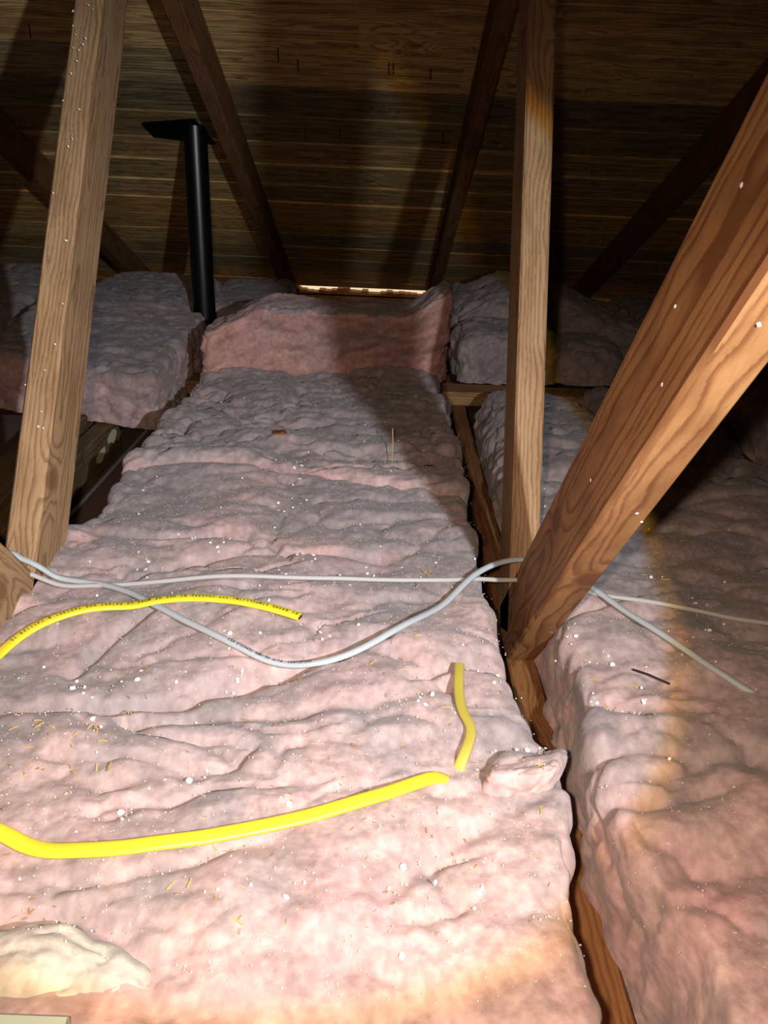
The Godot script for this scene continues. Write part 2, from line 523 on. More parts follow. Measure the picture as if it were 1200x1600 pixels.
# ------------------------------------------------------------------ cables
func draped(flat: Array, lift: float, smooth := 6) -> PackedVector3Array:
	var pts := []
	for q in flat: pts.append(P(q.x, 0.0, q.y))
	var line := curve(pts)
	var hs := PackedFloat32Array()
	for p in line:
		var h := top(p.x, -p.z)
		hs.append(h)
	for i in hs.size():
		if hs[i] < 0.0: hs[i] = hs[i - 1] if i else 0.2
	var out := PackedVector3Array()
	for i in line.size():
		var s := 0.0
		var w := 0.0
		var mx := -1.0
		for k in range(-smooth, smooth + 1):
			var h: float = hs[clampi(i + k, 0, hs.size() - 1)]
			s += h; w += 1.0
			if absi(k) <= 2: mx = maxf(mx, h)
		out.append(Vector3(line[i].x, lerpf(s / w, mx, 0.5) + lift, line[i].z))
	for it in 3:
		var c := out.duplicate()
		for i in range(1, out.size() - 1): out[i].y = (c[i - 1].y + c[i].y * 2.0 + c[i + 1].y) / 4.0
	return out

func lettering(line: PackedVector3Array, text: String, start: float, size: float, off: float, turn: bool, mat: Material, parent: Node, called: String, gap := 0.0) -> void:
	# each character stands on the jacket, following the cable
	var font := SystemFont.new()
	font.font_names = PackedStringArray(["Droid Sans Mono"])
	var dist := PackedFloat32Array([0.0])
	for i in range(1, line.size()): dist.append(dist[i - 1] + line[i].distance_to(line[i - 1]))
	var st := SurfaceTool.new()
	var total: float = dist[-1]
	var at := start
	var any := false
	for ch in text:
		if ch != " ":
			var d := total - at if turn else at
			if d < 0.0 or d > total: break
			var i := clampi(dist.bsearch(d), 1, line.size() - 2)
			var t := (line[i + 1] - line[i - 1]).normalized()
			if turn: t = -t
			var side := t.cross(Vector3.UP).normalized()
			var up := side.cross(t).normalized()
			var tm := TextMesh.new()
			tm.font = font
			tm.text = ch
			tm.font_size = 16
			tm.pixel_size = size / 16.0
			tm.depth = 0.0003
			tm.curve_step = 4.0
			var q := line[i - 1].lerp(line[i], clampf((d - dist[i - 1]) / maxf(dist[i] - dist[i - 1], 1e-6), 0, 1))
			st.append_from(tm, 0, Transform3D(Basis(t, -side, up), q + up * off))
			any = true
		at += size * 0.62 + gap
	if any: put(called, st.commit(), mat, parent)

func build_cables() -> void:
	# flat yellow cable, dusty towards its far end
	var far_end := draped([Vector2(-0.08, 0.735), Vector2(-0.122, 0.748), Vector2(-0.167, 0.758), Vector2(-0.217, 0.758), Vector2(-0.271, 0.749), Vector2(-0.315, 0.735), Vector2(-0.350, 0.709), Vector2(-0.374, 0.675), Vector2(-0.382, 0.63), Vector2(-0.375, 0.55), Vector2(-0.345, 0.485), Vector2(-0.31, 0.448),
		Vector2(-0.269, 0.432), Vector2(-0.246, 0.422), Vector2(-0.226, 0.417), Vector2(-0.202, 0.416), Vector2(-0.171, 0.418), Vector2(-0.127, 0.427), Vector2(-0.082, 0.441), Vector2(-0.035, 0.459), Vector2(0.014, 0.483), Vector2(0.046, 0.502), Vector2(0.068, 0.514), Vector2(0.078, 0.525),
		Vector2(0.087, 0.544), Vector2(0.091, 0.563), Vector2(0.085, 0.587), Vector2(0.084, 0.615), Vector2(0.087, 0.651)], 0.004)
	var cols := PackedColorArray()
	var wid := PackedFloat32Array()
	var clean := Color(0.86, 0.78, 0.20).srgb_to_linear()
	var dusty := Color(0.66, 0.58, 0.26).srgb_to_linear()
	for i in far_end.size():
		var p := far_end[i]
		var z := -p.z
		var dirty := smoothstep(0.055, 0.09, p.x) if z < 0.7 else 0.0
		cols.append(clean.lerp(dusty, dirty))
		var dip := exp(-pow(p.distance_to(Vector3(0.073, p.y, -0.520)) / 0.012, 2.0))
		far_end[i].y -= dip * 0.012
		wid.append(lerpf(1.0, 0.72, dirty))
	var mb := MB.new()
	tube(mb, far_end, 0.0128, 0.0058, 16, cols, wid, 0.75)
	var t := thing("yellow_cable", "flat bright yellow electrical cable with black print, looping in from the left", "cable")
	put("jacket", mb.mesh(), M.yellow, t)
	mb = MB.new()
	var dir := (far_end[0] - far_end[3]).normalized()
	for s in [-1.0, 0.0, 1.0]:
		var b: Vector3 = far_end[0] + dir.cross(Vector3.UP) * s * 0.0028
		tube(mb, PackedVector3Array([b - dir * 0.002, b + dir * 0.0015]), 0.0022, 0.0022, 8)
	put("wire_end", mb.mesh(), M.copper, t)
	var legible := far_end.slice(0, 72)
	legible.reverse()
	lettering(legible, "BI BRAND SIMPULL(TM) *** COVERED BY ONE OR MORE US PATENT NOS 7557301 & 7411129 15", 0.004, 0.0050, 0.0031, true, M.ink, t, "printed_lettering", 0.0008)
	# white cable hanging in a curve
	var a := draped([Vector2(-0.75, 0.86), Vector2(-0.55, 0.83), Vector2(-0.41, 0.806), Vector2(-0.368, 0.812), Vector2(-0.325, 0.806), Vector2(-0.281, 0.783), Vector2(-0.244, 0.753), Vector2(-0.193, 0.716), Vector2(-0.146, 0.685), Vector2(-0.104, 0.665), Vector2(-0.058, 0.658), Vector2(-0.026, 0.665), Vector2(0.006, 0.687), Vector2(0.039, 0.723), Vector2(0.077, 0.775), Vector2(0.119, 0.836),
		Vector2(0.160, 0.870), Vector2(0.195, 0.876), Vector2(0.232, 0.855), Vector2(0.263, 0.825), Vector2(0.29, 0.783), Vector2(0.319, 0.733), Vector2(0.344, 0.687), Vector2(0.367, 0.66), Vector2(0.39, 0.638)], 0.0042)
	for i in a.size():
		var p := a[i]
		if p.x < -0.38: a[i].y = lerpf(0.245, p.y, clampf((p.x + 0.40) / 0.02, 0.0, 1.0)) if p.x > -0.45 else 0.23
		if p.x > 0.07 and p.x < 0.28: a[i].y = maxf(p.y, lerpf(0.215, 0.226, smoothstep(0.07, 0.14, p.x) * (1.0 - smoothstep(0.21, 0.28, p.x))))
		if p.x > 0.35: a[i].y -= (p.x - 0.35) * 0.25
	for it in 12:
		var c := a.duplicate()
		for i in range(1, a.size() - 1): a[i].y = (c[i - 1].y + c[i].y * 2.0 + c[i + 1].y) / 4.0
	mb = MB.new()
	tube(mb, a, 0.0082, 0.0066, 12)
	t = thing("white_cable", "white printed electrical cable sagging in a wide curve across the middle batt", "cable")
	put("jacket", mb.mesh(), M.white_jacket, t)
	var from := 0
	for i in a.size():
		if a[i].x < -0.150: from = i
	lettering(a.slice(from, from + 32), "CSA E109432 NMD-90 2/14  CERTIFIED", 0.004, 0.0046, 0.0035, false, M.ink_blue, t, "printed_lettering")
	# the taut one behind it
	var pts := PackedVector3Array()
	var b := draped([Vector2(-0.75, 0.82), Vector2(-0.55, 0.805), Vector2(-0.399, 0.797), Vector2(-0.323, 0.802), Vector2(-0.213, 0.808), Vector2(-0.102, 0.815), Vector2(0.011, 0.828), Vector2(0.088, 0.838), Vector2(0.150, 0.856), Vector2(0.195, 0.862), Vector2(0.235, 0.845), Vector2(0.266, 0.822), Vector2(0.312, 0.808), Vector2(0.384, 0.799), Vector2(0.454, 0.786), Vector2(0.6, 0.77), Vector2(0.78, 0.76)], 0.004, 14)
	for i in b.size():
		var p := b[i]
		if p.x < -0.38: p.y = lerpf(0.232, p.y, clampf((p.x + 0.40) / 0.02, 0.0, 1.0))
		if p.x > 0.10 and p.x < 0.28: p.y = maxf(p.y, 0.205)
		pts.append(p)
	for it in 12:
		var c := pts.duplicate()
		for i in range(1, pts.size() - 1): pts[i].y = (c[i - 1].y + c[i].y * 2.0 + c[i + 1].y) / 4.0
	mb = MB.new()
	tube(mb, pts, 0.0062, 0.0058, 12)
	tag(put("thin_white_cable", mb.mesh(), M.cream_jacket), "thin off-white cable running straight across between the two trusses", "cable")

# ------------------------------------------------------------------ insulation, pipe, boards
func L(d: float, w: float, p: Array) -> Dictionary:
	return {"d": d, "w": w, "p": p}

func build_insulation() -> void:
	var lines := [
		L(0.016, 0.010, [Vector2(-0.36, 0.583), Vector2(-0.253, 0.590), Vector2(-0.174, 0.607), Vector2(-0.102, 0.652), Vector2(-0.040, 0.678), Vector2(0.012, 0.711)]),
		L(0.010, 0.007, [Vector2(-0.297, 0.645), Vector2(-0.281, 0.691), Vector2(-0.263, 0.722), Vector2(-0.245, 0.756)]),
		L(0.008, 0.010, [Vector2(-0.218, 0.570), Vector2(-0.104, 0.584), Vector2(-0.010, 0.596), Vector2(0.076, 0.628)]),
		L(0.010, 0.008, [Vector2(-0.307, 0.816), Vector2(-0.231, 0.882), Vector2(-0.130, 0.908), Vector2(0.011, 0.903)]),
		L(0.010, 0.008, [Vector2(-0.387, 0.937), Vector2(-0.284, 0.931), Vector2(-0.213, 0.953), Vector2(-0.132, 0.922)]),
		L(0.009, 0.006, [Vector2(0.038, 0.638), Vector2(0.091, 0.660), Vector2(0.137, 0.668)]),
		L(0.006, 0.009, [Vector2(0.016, 0.393), Vector2(0.064, 0.441), Vector2(0.119, 0.489), Vector2(0.161, 0.516)]),
		L(0.007, 0.005, [Vector2(-0.136, 1.021), Vector2(-0.139, 0.940), Vector2(-0.111, 0.889)]),
		L(0.004, 0.009, [Vector2(-0.007, 0.398), Vector2(-0.007, 0.344), Vector2(-0.014, 0.307)]),
		L(0.007, 0.006, [Vector2(-0.077, 0.515), Vector2(-0.075, 0.538), Vector2(-0.059, 0.543)]),
		L(0.010, 0.007, [Vector2(-0.26, 0.366), Vector2(-0.236, 0.363), Vector2(-0.196, 0.368), Vector2(-0.154, 0.352), Vector2(-0.133, 0.326), Vector2(-0.12, 0.30)]),
	]
	var right_edge := func(z: float) -> float:
		return 0.156 + 0.010 * smoothstep(0.30, 0.42, z) + 0.012 * exp(-pow((z - 0.50) / 0.035, 2.0)) - 0.029 * smoothstep(0.53, 0.60, z) - 0.01 * smoothstep(1.2, 1.8, z)
	var fit := func(p: Vector3) -> Vector3:
		var a := inverse_lerp(-0.40, 0.17, p.x)
		var e: float = right_edge.call(p.z) + RIDGE.get_noise_2d(p.z * 9.0, 3.0) * 0.006
		p.x = lerpf(-0.402 - 0.03 * smoothstep(0.5, 0.6, p.z) * (1.0 - smoothstep(0.9, 1.0, p.z)) + RIDGE.get_noise_2d(p.z * 9.0, 40.0) * 0.008, e, a)
		return p
	batt("insulation_batt", "large pink glass-wool batt in the foreground, with the yellow cable on it", {
		"lo": Vector3(-0.40, 0.02, 0.12), "hi": Vector3(0.17, 0.213, 1.175), "r": 0.022, "step": 0.0042, "puff": 0.010, "fold": 0.020, "wrinkle": 0.0035, "size": 5.0, "crumple": 0.12, "lines": lines, "warp": fit, "group": "pink batts"})
	var fit2 := func(p: Vector3) -> Vector3:
		p = fit.call(p)
		p.y += 0.012 * (1.0 - smoothstep(1.15, 1.24, p.z)) - 0.004
		p.z += 0.035 * sin((p.x + 0.42) * 9.0) * (1.0 - smoothstep(1.13, 1.3, p.z))
		return p
	batt("insulation_batt", "crumpled grey-pink batt behind the foreground one, ending at the raised block", {
		"lo": Vector3(-0.40, 0.03, 1.145), "hi": Vector3(0.17, 0.222, 1.80), "r": 0.02, "step": 0.005, "puff": 0.012, "fold": 0.018, "wrinkle": 0.006, "size": 5.5, "crumple": 0.4, "warp": fit2, "bias": 0.22, "off": Vector3(3, 1, 2), "group": "pink batts"})
	var raise := func(p: Vector3) -> Vector3:
		var a := inverse_lerp(-0.40, 0.15, p.x)
		p.z += 0.02 * sin(a * 5.0) + 0.17 * a * (1.0 - smoothstep(0.2, 0.45, p.y)) - 0.04 * a
		p.y -= 0.006 * exp(-pow((a - 0.55) / 0.22, 2.0)) * smoothstep(0.25, 0.36, p.y)
		p.y += 0.075 * (smoothstep(-0.03, 0.28, a) - 1.0) * smoothstep(0.25, 0.4, p.y) + 0.065 * smoothstep(0.8, 1.0, a) * smoothstep(0.25, 0.4, p.y) - 0.16 * smoothstep(1.86, 2.2, p.z) * smoothstep(0.2, 0.3, p.y)
		return p
	batt("insulation_batt", "raised thick batt with a pink layered cut face, far end of the middle bay", {
		"lo": Vector3(-0.395, 0.19, 1.70), "hi": Vector3(0.145, 0.366, 2.25), "r": 0.02, "step": 0.006, "puff": 0.010, "fold": 0.012, "wrinkle": 0.004, "size": 9.0, "warp": raise, "bias": -0.35, "strata": 0.006, "off": Vector3(8, 2, 1), "pink": Color(0.62, 0.33, 0.27), "group": "pink batts"})
	# right bay
	var rl := [
		L(0.010, 0.009, [Vector2(0.156, 0.623), Vector2(0.233, 0.633), Vector2(0.324, 0.624)]),
		L(0.007, 0.008, [Vector2(0.183, 0.545), Vector2(0.245, 0.565), Vector2(0.298, 0.551), Vector2(0.360, 0.563)]),
		L(0.010, 0.008, [Vector2(0.172, 0.492), Vector2(0.207, 0.508), Vector2(0.254, 0.503), Vector2(0.316, 0.525)]),
		L(0.010, 0.012, [Vector2(0.175, 0.380), Vector2(0.208, 0.418), Vector2(0.260, 0.444)]),
		L(0.008, 0.010, [Vector2(0.163, 0.333), Vector2(0.195, 0.357), Vector2(0.224, 0.367)])]
	var fit3 := func(p: Vector3) -> Vector3:
		var a := clampf(inverse_lerp(0.19, 0.5, p.x), 0.0, 1.0)
		var e := 0.205 + RIDGE.get_noise_2d(p.z * 7.0, 90.0) * 0.012 + 0.012 * smoothstep(0.72, 0.80, p.z) - 0.012 * exp(-pow((p.z - 0.51) / 0.03, 2.0)) + 0.028 * (1.0 - smoothstep(0.36, 0.46, p.z))
		p.x = lerpf(e + (0.19 - 0.19), p.x, a)
		return p
	batt("insulation_batt", "near right batt with a rounded torn edge beside the gap, under the leaning timber", {
		"lo": Vector3(0.19, 0.02, 0.12), "hi": Vector3(0.785, 0.205, 1.25), "r": 0.08, "step": 0.0048, "puff": 0.011, "fold": 0.018, "wrinkle": 0.0035, "size": 5.5, "crumple": 0.15, "lines": rl, "warp": fit3, "off": Vector3(1, 4, 6), "group": "pink batts"})
	var bulge := func(p: Vector3) -> Vector3:
		p.y -= 0.05 * pow(maxf(0.0, (p.x - 0.30) / 0.3), 2.0)
		return p
	batt("insulation_batt", "rounded end of a grey batt directly behind the upright timber on the right", {
		"lo": Vector3(0.216, 0.02, 1.25), "hi": Vector3(0.50, 0.195, 1.80), "r": 0.07, "step": 0.0065, "puff": 0.012, "fold": 0.012, "wrinkle": 0.004, "size": 8.0, "warp": bulge, "bias": 0.35, "off": Vector3(2, 7, 3), "group": "pink batts"})
	batt("insulation_batt", "low brown-pink batt to the right of the rounded batt end, behind the leaning timber", {
		"lo": Vector3(0.505, 0.02, 1.26), "hi": Vector3(0.785, 0.15, 2.0), "r": 0.05, "step": 0.008, "puff": 0.02, "fold": 0.02, "off": Vector3(5, 5, 5), "group": "pink batts"})
	batt("insulation_batt", "lower grey lump of wool behind the cross board on the right", {
		"lo": Vector3(0.185, 0.125, 2.04), "hi": Vector3(0.46, 0.262, 2.275), "r": 0.06, "step": 0.0065, "puff": 0.013, "fold": 0.014, "wrinkle": 0.005, "bias": 0.35, "off": Vector3(6, 1, 9), "group": "pink batts"})
	batt("insulation_batt", "brown lump of wool right of the upright timber, resting on the cross board", {
		"lo": Vector3(0.44, 0.125, 2.07), "hi": Vector3(0.66, 0.245, 2.285), "r": 0.09, "step": 0.0065, "puff": 0.010, "fold": 0.012, "wrinkle": 0.003, "bias": 0.2, "off": Vector3(6, 4, 2), "group": "pink batts"})
	var slant := func(p: Vector3) -> Vector3:
		p.y += 0.04 * smoothstep(0.2, 0.4, p.x) - 0.08 * smoothstep(0.45, 0.75, p.x)
		return p
	batt("insulation_batt", "tall dark grey batt standing behind the lower lump on the right, up against the roof", {
		"lo": Vector3(0.18, 0.14, 2.265), "hi": Vector3(0.785, 0.285, 2.75), "r": 0.06, "step": 0.008, "puff": 0.016, "fold": 0.018, "wrinkle": 0.006, "bias": 0.3, "warp": slant, "off": Vector3(9, 3, 2), "group": "pink batts"})
	batt("insulation_batt", "dim far batt at the right edge under the farthest rafter", {
		"lo": Vector3(0.83, 0.02, 0.4), "hi": Vector3(1.42, 0.22, 3.1), "r": 0.05, "step": 0.014, "puff": 0.02, "fold": 0.02, "off": Vector3(1, 9, 2), "group": "pink batts"})
	# left bay
	var tilt := func(p: Vector3) -> Vector3:
		var a := clampf((p.x + 1.0) / 0.5, 0.0, 1.0)
		p.z += 0.05 * (1.0 - a) - 0.02 * a
		p.y += 0.03 * (1.0 - a) + 0.03 * smoothstep(1.7, 2.3, p.z) * smoothstep(0.15, 0.2, p.y)
		return p
	batt("insulation_batt", "thick mauve block of batt on the left, its cut corner hanging over the dark gap", {
		"lo": Vector3(-0.93, 0.09, 1.69), "hi": Vector3(-0.492, 0.222, 2.26), "r": 0.028, "step": 0.006, "puff": 0.011, "fold": 0.011, "wrinkle": 0.004, "size": 8.0, "warp": tilt, "bias": 0.05, "strata": 0.006, "off": Vector3(4, 2, 8), "group": "pink batts"})
	batt("insulation_batt", "dark flat batt lying behind the mauve block on the left, before the black pipe", {
		"lo": Vector3(-0.97, 0.16, 2.27), "hi": Vector3(-0.57, 0.262, 2.85), "r": 0.07, "step": 0.008, "puff": 0.014, "fold": 0.035, "wrinkle": 0.005, "bias": 0.4, "off": Vector3(7, 8, 1), "group": "pink batts"})
	batt("insulation_batt", "shadowed batt under the roof between the black pipe and the raised pink block", {
		"lo": Vector3(-0.60, 0.09, 2.55), "hi": Vector3(-0.33, 0.215, 3.1), "r": 0.04, "step": 0.009, "puff": 0.014, "fold": 0.02, "bias": 0.1, "off": Vector3(2, 8, 5), "group": "pink batts"})
	batt("insulation_batt", "dark batt beyond the left rafter, left of the front post", {
		"lo": Vector3(-1.64, 0.02, 1.3), "hi": Vector3(-1.05, 0.24, 3.0), "r": 0.05, "step": 0.014, "puff": 0.02, "fold": 0.02, "off": Vector3(3, 3, 9), "group": "pink batts"})
	# loose pieces on the foreground batt
	var curl := func(p: Vector3) -> Vector3:
		var a := (p.x - 0.13) / 0.05
		p.y += 0.012 * a * a - 0.014 * (p.z - 0.53) / 0.04
		p.x += (p.z - 0.53) * 0.5
		return p
	batt("torn_insulation_flap", "small torn flap of pale wool at the gap edge, right of the yellow cable", {
		"lo": Vector3(0.112, 0.195, 0.500), "hi": Vector3(0.168, 0.217, 0.548), "r": 0.009, "step": 0.0022, "puff": 0.004, "fold": 0.006, "wrinkle": 0.003, "size": 22.0, "warp": curl, "bias": 0.1, "off": Vector3(5, 2, 2)})
	var dome := func(p: Vector3) -> Vector3:
		var dx := (p.x + 0.205) / 0.088
		p.y -= 0.020 * dx * dx + 0.015 * (1.0 - smoothstep(0.28, 0.325, p.z))
		p.z += 0.002 - 0.02 * dx * dx
		return p
	batt("pale_wool_tuft", "pale cream fold of wool in the bottom left corner of the foreground batt", {
		"lo": Vector3(-0.31, 0.175, 0.285), "hi": Vector3(-0.115, 0.232, 0.354), "r": 0.024, "step": 0.003, "puff": 0.006, "fold": 0.010, "wrinkle": 0.002, "size": 14.0, "warp": dome, "pink": Color(0.50, 0.44, 0.36), "grey": Color(0.46, 0.42, 0.37), "off": Vector3(1, 2, 4)})

func build_small_structures() -> void:
	# cross board on top of the bottom chords
	var mb := MB.new()
	bar(mb, P(-1.3, 0.109, 1.995), P(1.3, 0.109, 1.995), Vector3.UP, 0.036, 0.085)
	tag(put("cross_board", mb.mesh(), M.lumber_pale), "flat board lying across the bottom chords, showing left and right of the middle bay", "board")
	# loose timber in the left bay
	var t := thing("scrap_board", "old board on edge with torn paper, left bay under the mauve block", "board", P(-0.63, 0, 1.4))
	mb = MB.new()
	bar(mb, P(0.0, 0.046, -0.45), P(-0.0, 0.046, 0.36), Vector3.RIGHT, 0.038, 0.089)
	put("timber", mb.mesh(), M.lumber_grey, t)
	mb = MB.new()
	var r := RandomNumberGenerator.new()
	r.seed = 4
	for k in 4:
		mb = MB.new()
		var z: float = [0.30, 0.22, -0.12, -0.2][k]
		var y: float = [0.062, 0.045, 0.04, 0.06][k]
		var pts := []
		for i in 9:
			var a := TAU * i / 9.0
			var q: float = r.randf_range(0.5, 1.1)
			pts.append(P(0.0202 + 0.002 * r.randf(), y + sin(a) * 0.018 * q, z + cos(a) * 0.035 * q))
		mb.flat(pts, Vector3.RIGHT)
		var back := pts.duplicate()
		for i in back.size(): back[i] = back[i] - Vector3(0.0012, 0, 0)
		mb.flat(back, Vector3.LEFT)
		put("torn_paper", mb.mesh(), M.paper, t)
	mb = MB.new()
	bar(mb, P(-0.74, 0.03, 1.1), P(-0.70, 0.10, 1.74), Vector3.RIGHT, 0.085, 0.036)
	tag(put("scrap_plank", mb.mesh(), M.lumber_grey), "short plank lying flat and tilted beside the old board, left bay", "board")
	mb = MB.new()
	tube(mb, curve([P(-0.600, 0.008, 1.0), P(-0.601, 0.007, 1.3), P(-0.598, 0.006, 1.55), P(-0.594, 0.006, 1.9)], 0.02), 0.009, 0.007, 10)
	tag(put("white_wire", mb.mesh(), M.white_jacket), "straight white wire on the bottom of the dark gap, beside the old board", "wire")
	# black vent pipe with its square flashing
	t = thing("vent_pipe", "black plastic vent pipe rising from the insulation through a square plate in the roof", "pipe", P(-0.527, 0, 2.335))
	mb = MB.new()
	var base := P(-0.527, 0, 2.335)
	var ring := 28
	var last := []
	for k in 3:
		var now := []
		for j in ring + 1:
			var a := TAU * j / ring
			var rad: float = 0.032
			var x := cos(a) * rad
			var z := sin(a) * rad
			var y: float = [0.0, 0.4, DECK_Y - tan(SLOPE) * (2.335 - z) - 0.001][k]
			now.append(mb.vert(Vector3(x, y, z), Vector3(cos(a), 0, sin(a))))
		if k:
			for j in ring: mb.quad(last[j], last[j + 1], now[j + 1], now[j])
		last = now
	put("pipe", mb.mesh(), M.black, t)
	mb = MB.new()
	var cs := [[-0.66, 2.315], [-0.515, 2.285], [-0.488, 2.404], [-0.648, 2.378]]
	var lowq := []
	var upq := []
	for c in cs:
		lowq.append(deck_point(c[0], c[1] / cos(SLOPE), -0.006) - base)
		upq.append(deck_point(c[0], c[1] / cos(SLOPE), 0.0) - base)
	var nd := Vector3(0, -cos(SLOPE), sin(SLOPE))
	mb.flat(lowq, nd)
	for i in 4:
		var j := (i + 1) % 4
		var mid: Vector3 = (lowq[i] + lowq[j]) / 2.0 - (lowq[0] + lowq[2]) / 2.0
		mb.flat([lowq[i], lowq[j], upq[j], upq[i]], mid.normalized())
	put("flashing_plate", mb.mesh(), M.flashing, t)
	# grey board end under the near edge of the foreground batt
	mb = MB.new()
	box(mb, P(-0.46, 0.222, 0.287), P(-0.163, 0.236, 0.15))
	tag(put("grey_board", mb.mesh(), M.grey_board), "pale grey board edge on the wool in the very bottom left corner", "board")

# ------------------------------------------------------------------ debris
func flake_mesh(sd: int, flat: float) -> ArrayMesh:
	var r := RandomNumberGenerator.new()
	r.seed = sd
	var mb := MB.new()
	var up := []
	var low := []
	for i in 6:
		var a := TAU * i / 6.0 + r.randf() * 0.5
		var q := r.randf_range(0.35, 0.6)
		up.append(Vector3(cos(a) * q * 0.8, flat * r.randf_range(0.5, 1.0), sin(a) * q * 0.8))
		low.append(Vector3(cos(a) * q, 0.0, sin(a) * q))
	mb.flat(up, Vector3.UP)
	for i in 6:
		var j := (i + 1) % 6
		var m: Vector3 = (low[i] + low[j]) / 2.0
		mb.flat([low[i], low[j], up[j], up[i]], m.normalized())
	mb.flat(low, Vector3.DOWN)
	return mb.mesh()

func sliver_mesh(sd: int) -> ArrayMesh:
	var mb := MB.new()
	var r := RandomNumberGenerator.new()
	r.seed = sd
	var b := r.randf_range(-0.12, 0.12)
	bar(mb, Vector3(-0.5, 0.05, 0), Vector3(0.0, 0.08, b), Vector3.UP, 0.10, 0.16, 0.02)
	bar(mb, Vector3(0.0, 0.08, b), Vector3(0.5, 0.05, 0), Vector3.UP, 0.09, 0.13, 0.02)
	return mb.mesh()

func lay(o: Node3D, x: float, z: float, size: float, sink := 0.0) -> bool:
	var y := top(x, z)
	if y < 0.0: return false
	o.transform = Transform3D(Basis.from_euler(Vector3(rng.randf_range(-0.35, 0.35), rng.randf() * TAU, rng.randf_range(-0.35, 0.35))).scaled(Vector3.ONE * size), P(x, y - sink, z))
	return true

func build_debris() -> void:
	var flakes := []
	for i in 4: flakes.append(flake_mesh(50 + i, [0.25, 0.4, 0.15, 0.5][i]))
	var spots := []
	var near := [Vector2(-0.134, 1.167), Vector2(-0.145, 1.054), Vector2(-0.079, 0.891), Vector2(-0.009, 0.871), Vector2(-0.242, 0.930), Vector2(-0.204, 0.906), Vector2(-0.282, 0.865), Vector2(0.042, 0.859), Vector2(-0.286, 0.618), Vector2(-0.227, 0.632), Vector2(-0.209, 0.603), Vector2(-0.247, 0.564), Vector2(-0.150, 0.704), Vector2(-0.056, 0.717), Vector2(-0.132, 0.644), Vector2(0.090, 0.658), Vector2(0.059, 0.611), Vector2(0.052, 0.596)]
	var more := [Vector2(0.225, 0.742), Vector2(0.255, 0.697), Vector2(0.351, 0.885), Vector2(0.387, 0.825), Vector2(0.377, 0.755), Vector2(0.270, 0.634), Vector2(0.226, 0.639), Vector2(-0.145, 0.495), Vector2(0.140, 0.546), Vector2(0.084, 0.403), Vector2(-0.119, 0.830), Vector2(-0.052, 0.383), Vector2(0.03, 0.42), Vector2(-0.19, 0.46), Vector2(-0.06, 0.47), Vector2(0.028, 0.35)]
	for c in near + more:
		spots.append([c, rng.randf_range(0.0045, 0.0068)])
		for i in rng.randi_range(1, 5): spots.append([c + Vector2(rng.randfn(), rng.randfn()) * 0.014, rng.randf_range(0.002, 0.0042)])
	while spots.size() < 290:
		var x := rng.randf_range(-0.39, 0.14) if rng.randf() < 0.66 else rng.randf_range(0.22, 0.6)
		var z := 0.38 + pow(rng.randf(), 0.8) * 1.2
		if z > 1.25 and x > 0.2: continue
		spots.append([Vector2(x, z), rng.randf_range(0.0018, 0.0045)])
	for s in spots:
		var o := MeshInstance3D.new()
		o.mesh = flakes[rng.randi() % 4]
		o.material_override = M.flake
		if not lay(o, s[0].x, s[0].y, s[1], 0.0002): continue
		o.name = numbered("white_flake")
		add_child(o, true)
		var where := "on the near right batt" if s[0].x > 0.18 else "on the crumpled batt in the middle" if s[0].y > 1.17 else "beyond the taut cable on the foreground batt" if s[0].y > 0.82 else "between the cables on the foreground batt" if s[0].y > 0.52 else "near the camera on the foreground batt"
		tag(o, "small white flake lying loose " + where, "debris flake", "white flakes " + where)
	# flakes that stick to the timbers
	for i in 46:
		var o := MeshInstance3D.new()
		o.mesh = flakes[rng.randi() % 4]
		o.material_override = M.flake
		var on_post := i < 26
		var u := rng.randf_range(-0.017, 0.017)
		var h := rng.randf_range(0.30, 0.86)
		var a := 0.9619 if on_post else 0.8694
		var nrm := P(0, cos(a), -sin(a)) if on_post else P(0, -cos(a), -sin(a))
		var c := P(TRUSS_X[1] + u, h, 1.0432 + (h - 0.49) / tan(a)) if on_post else P(TRUSS_X[2] + u, h, 0.5764 - (h - 0.49) / tan(a))
		c += nrm * (CHORD + 0.0001)
		if not on_post and i % 2 == 0:
			c = P(TRUSS_X[2] - 0.0191, h, 0.5764 - (h - 0.49) / tan(a)) + nrm * rng.randf_range(-0.04, 0.04)
			nrm = Vector3.LEFT
		var side := nrm.cross(Vector3(0.3, 0.9, 0.2)).normalized()
		var sz := rng.randf_range(0.0016, 0.0034)
		o.transform = Transform3D(Basis(side, nrm, side.cross(nrm)) * Basis(Vector3.UP, rng.randf() * TAU), c).scaled_local(Vector3.ONE * sz)
		o.name = numbered("white_flake")
		add_child(o, true)
		tag(o, "tiny white flake stuck to the tan post on the left" if on_post else "tiny white flake stuck to the leaning orange-brown timber", "debris flake", "flakes stuck to the left post" if on_post else "flakes stuck to the leaning timber")
	var slivers := []
	for i in 3: slivers.append(sliver_mesh(70 + i))
	var piles := [Vector2(-0.30, 0.545), Vector2(-0.22, 0.54), Vector2(-0.25, 0.50), Vector2(0.05, 0.66), Vector2(0.12, 0.53), Vector2(0.43, 0.95), Vector2(0.40, 0.84), Vector2(0.33, 0.62), Vector2(-0.10, 0.395), Vector2(-0.2, 0.76), Vector2(0.06, 0.86), Vector2(0.24, 0.64)]
	for i in 90:
		var c: Vector2 = piles[i % piles.size()] + Vector2(rng.randfn(), rng.randfn()) * 0.03
		var o := MeshInstance3D.new()
		o.mesh = slivers[i % 3]
		o.material_override = M.chip
		if not lay(o, c.x, c.y, rng.randf_range(0.004, 0.0105), 0.0): continue
		o.name = numbered("wood_sliver")
		add_child(o, true)
		tag(o, "tiny tan wood sliver lying loose on the pink insulation", "wood sliver", "wood slivers on the insulation")
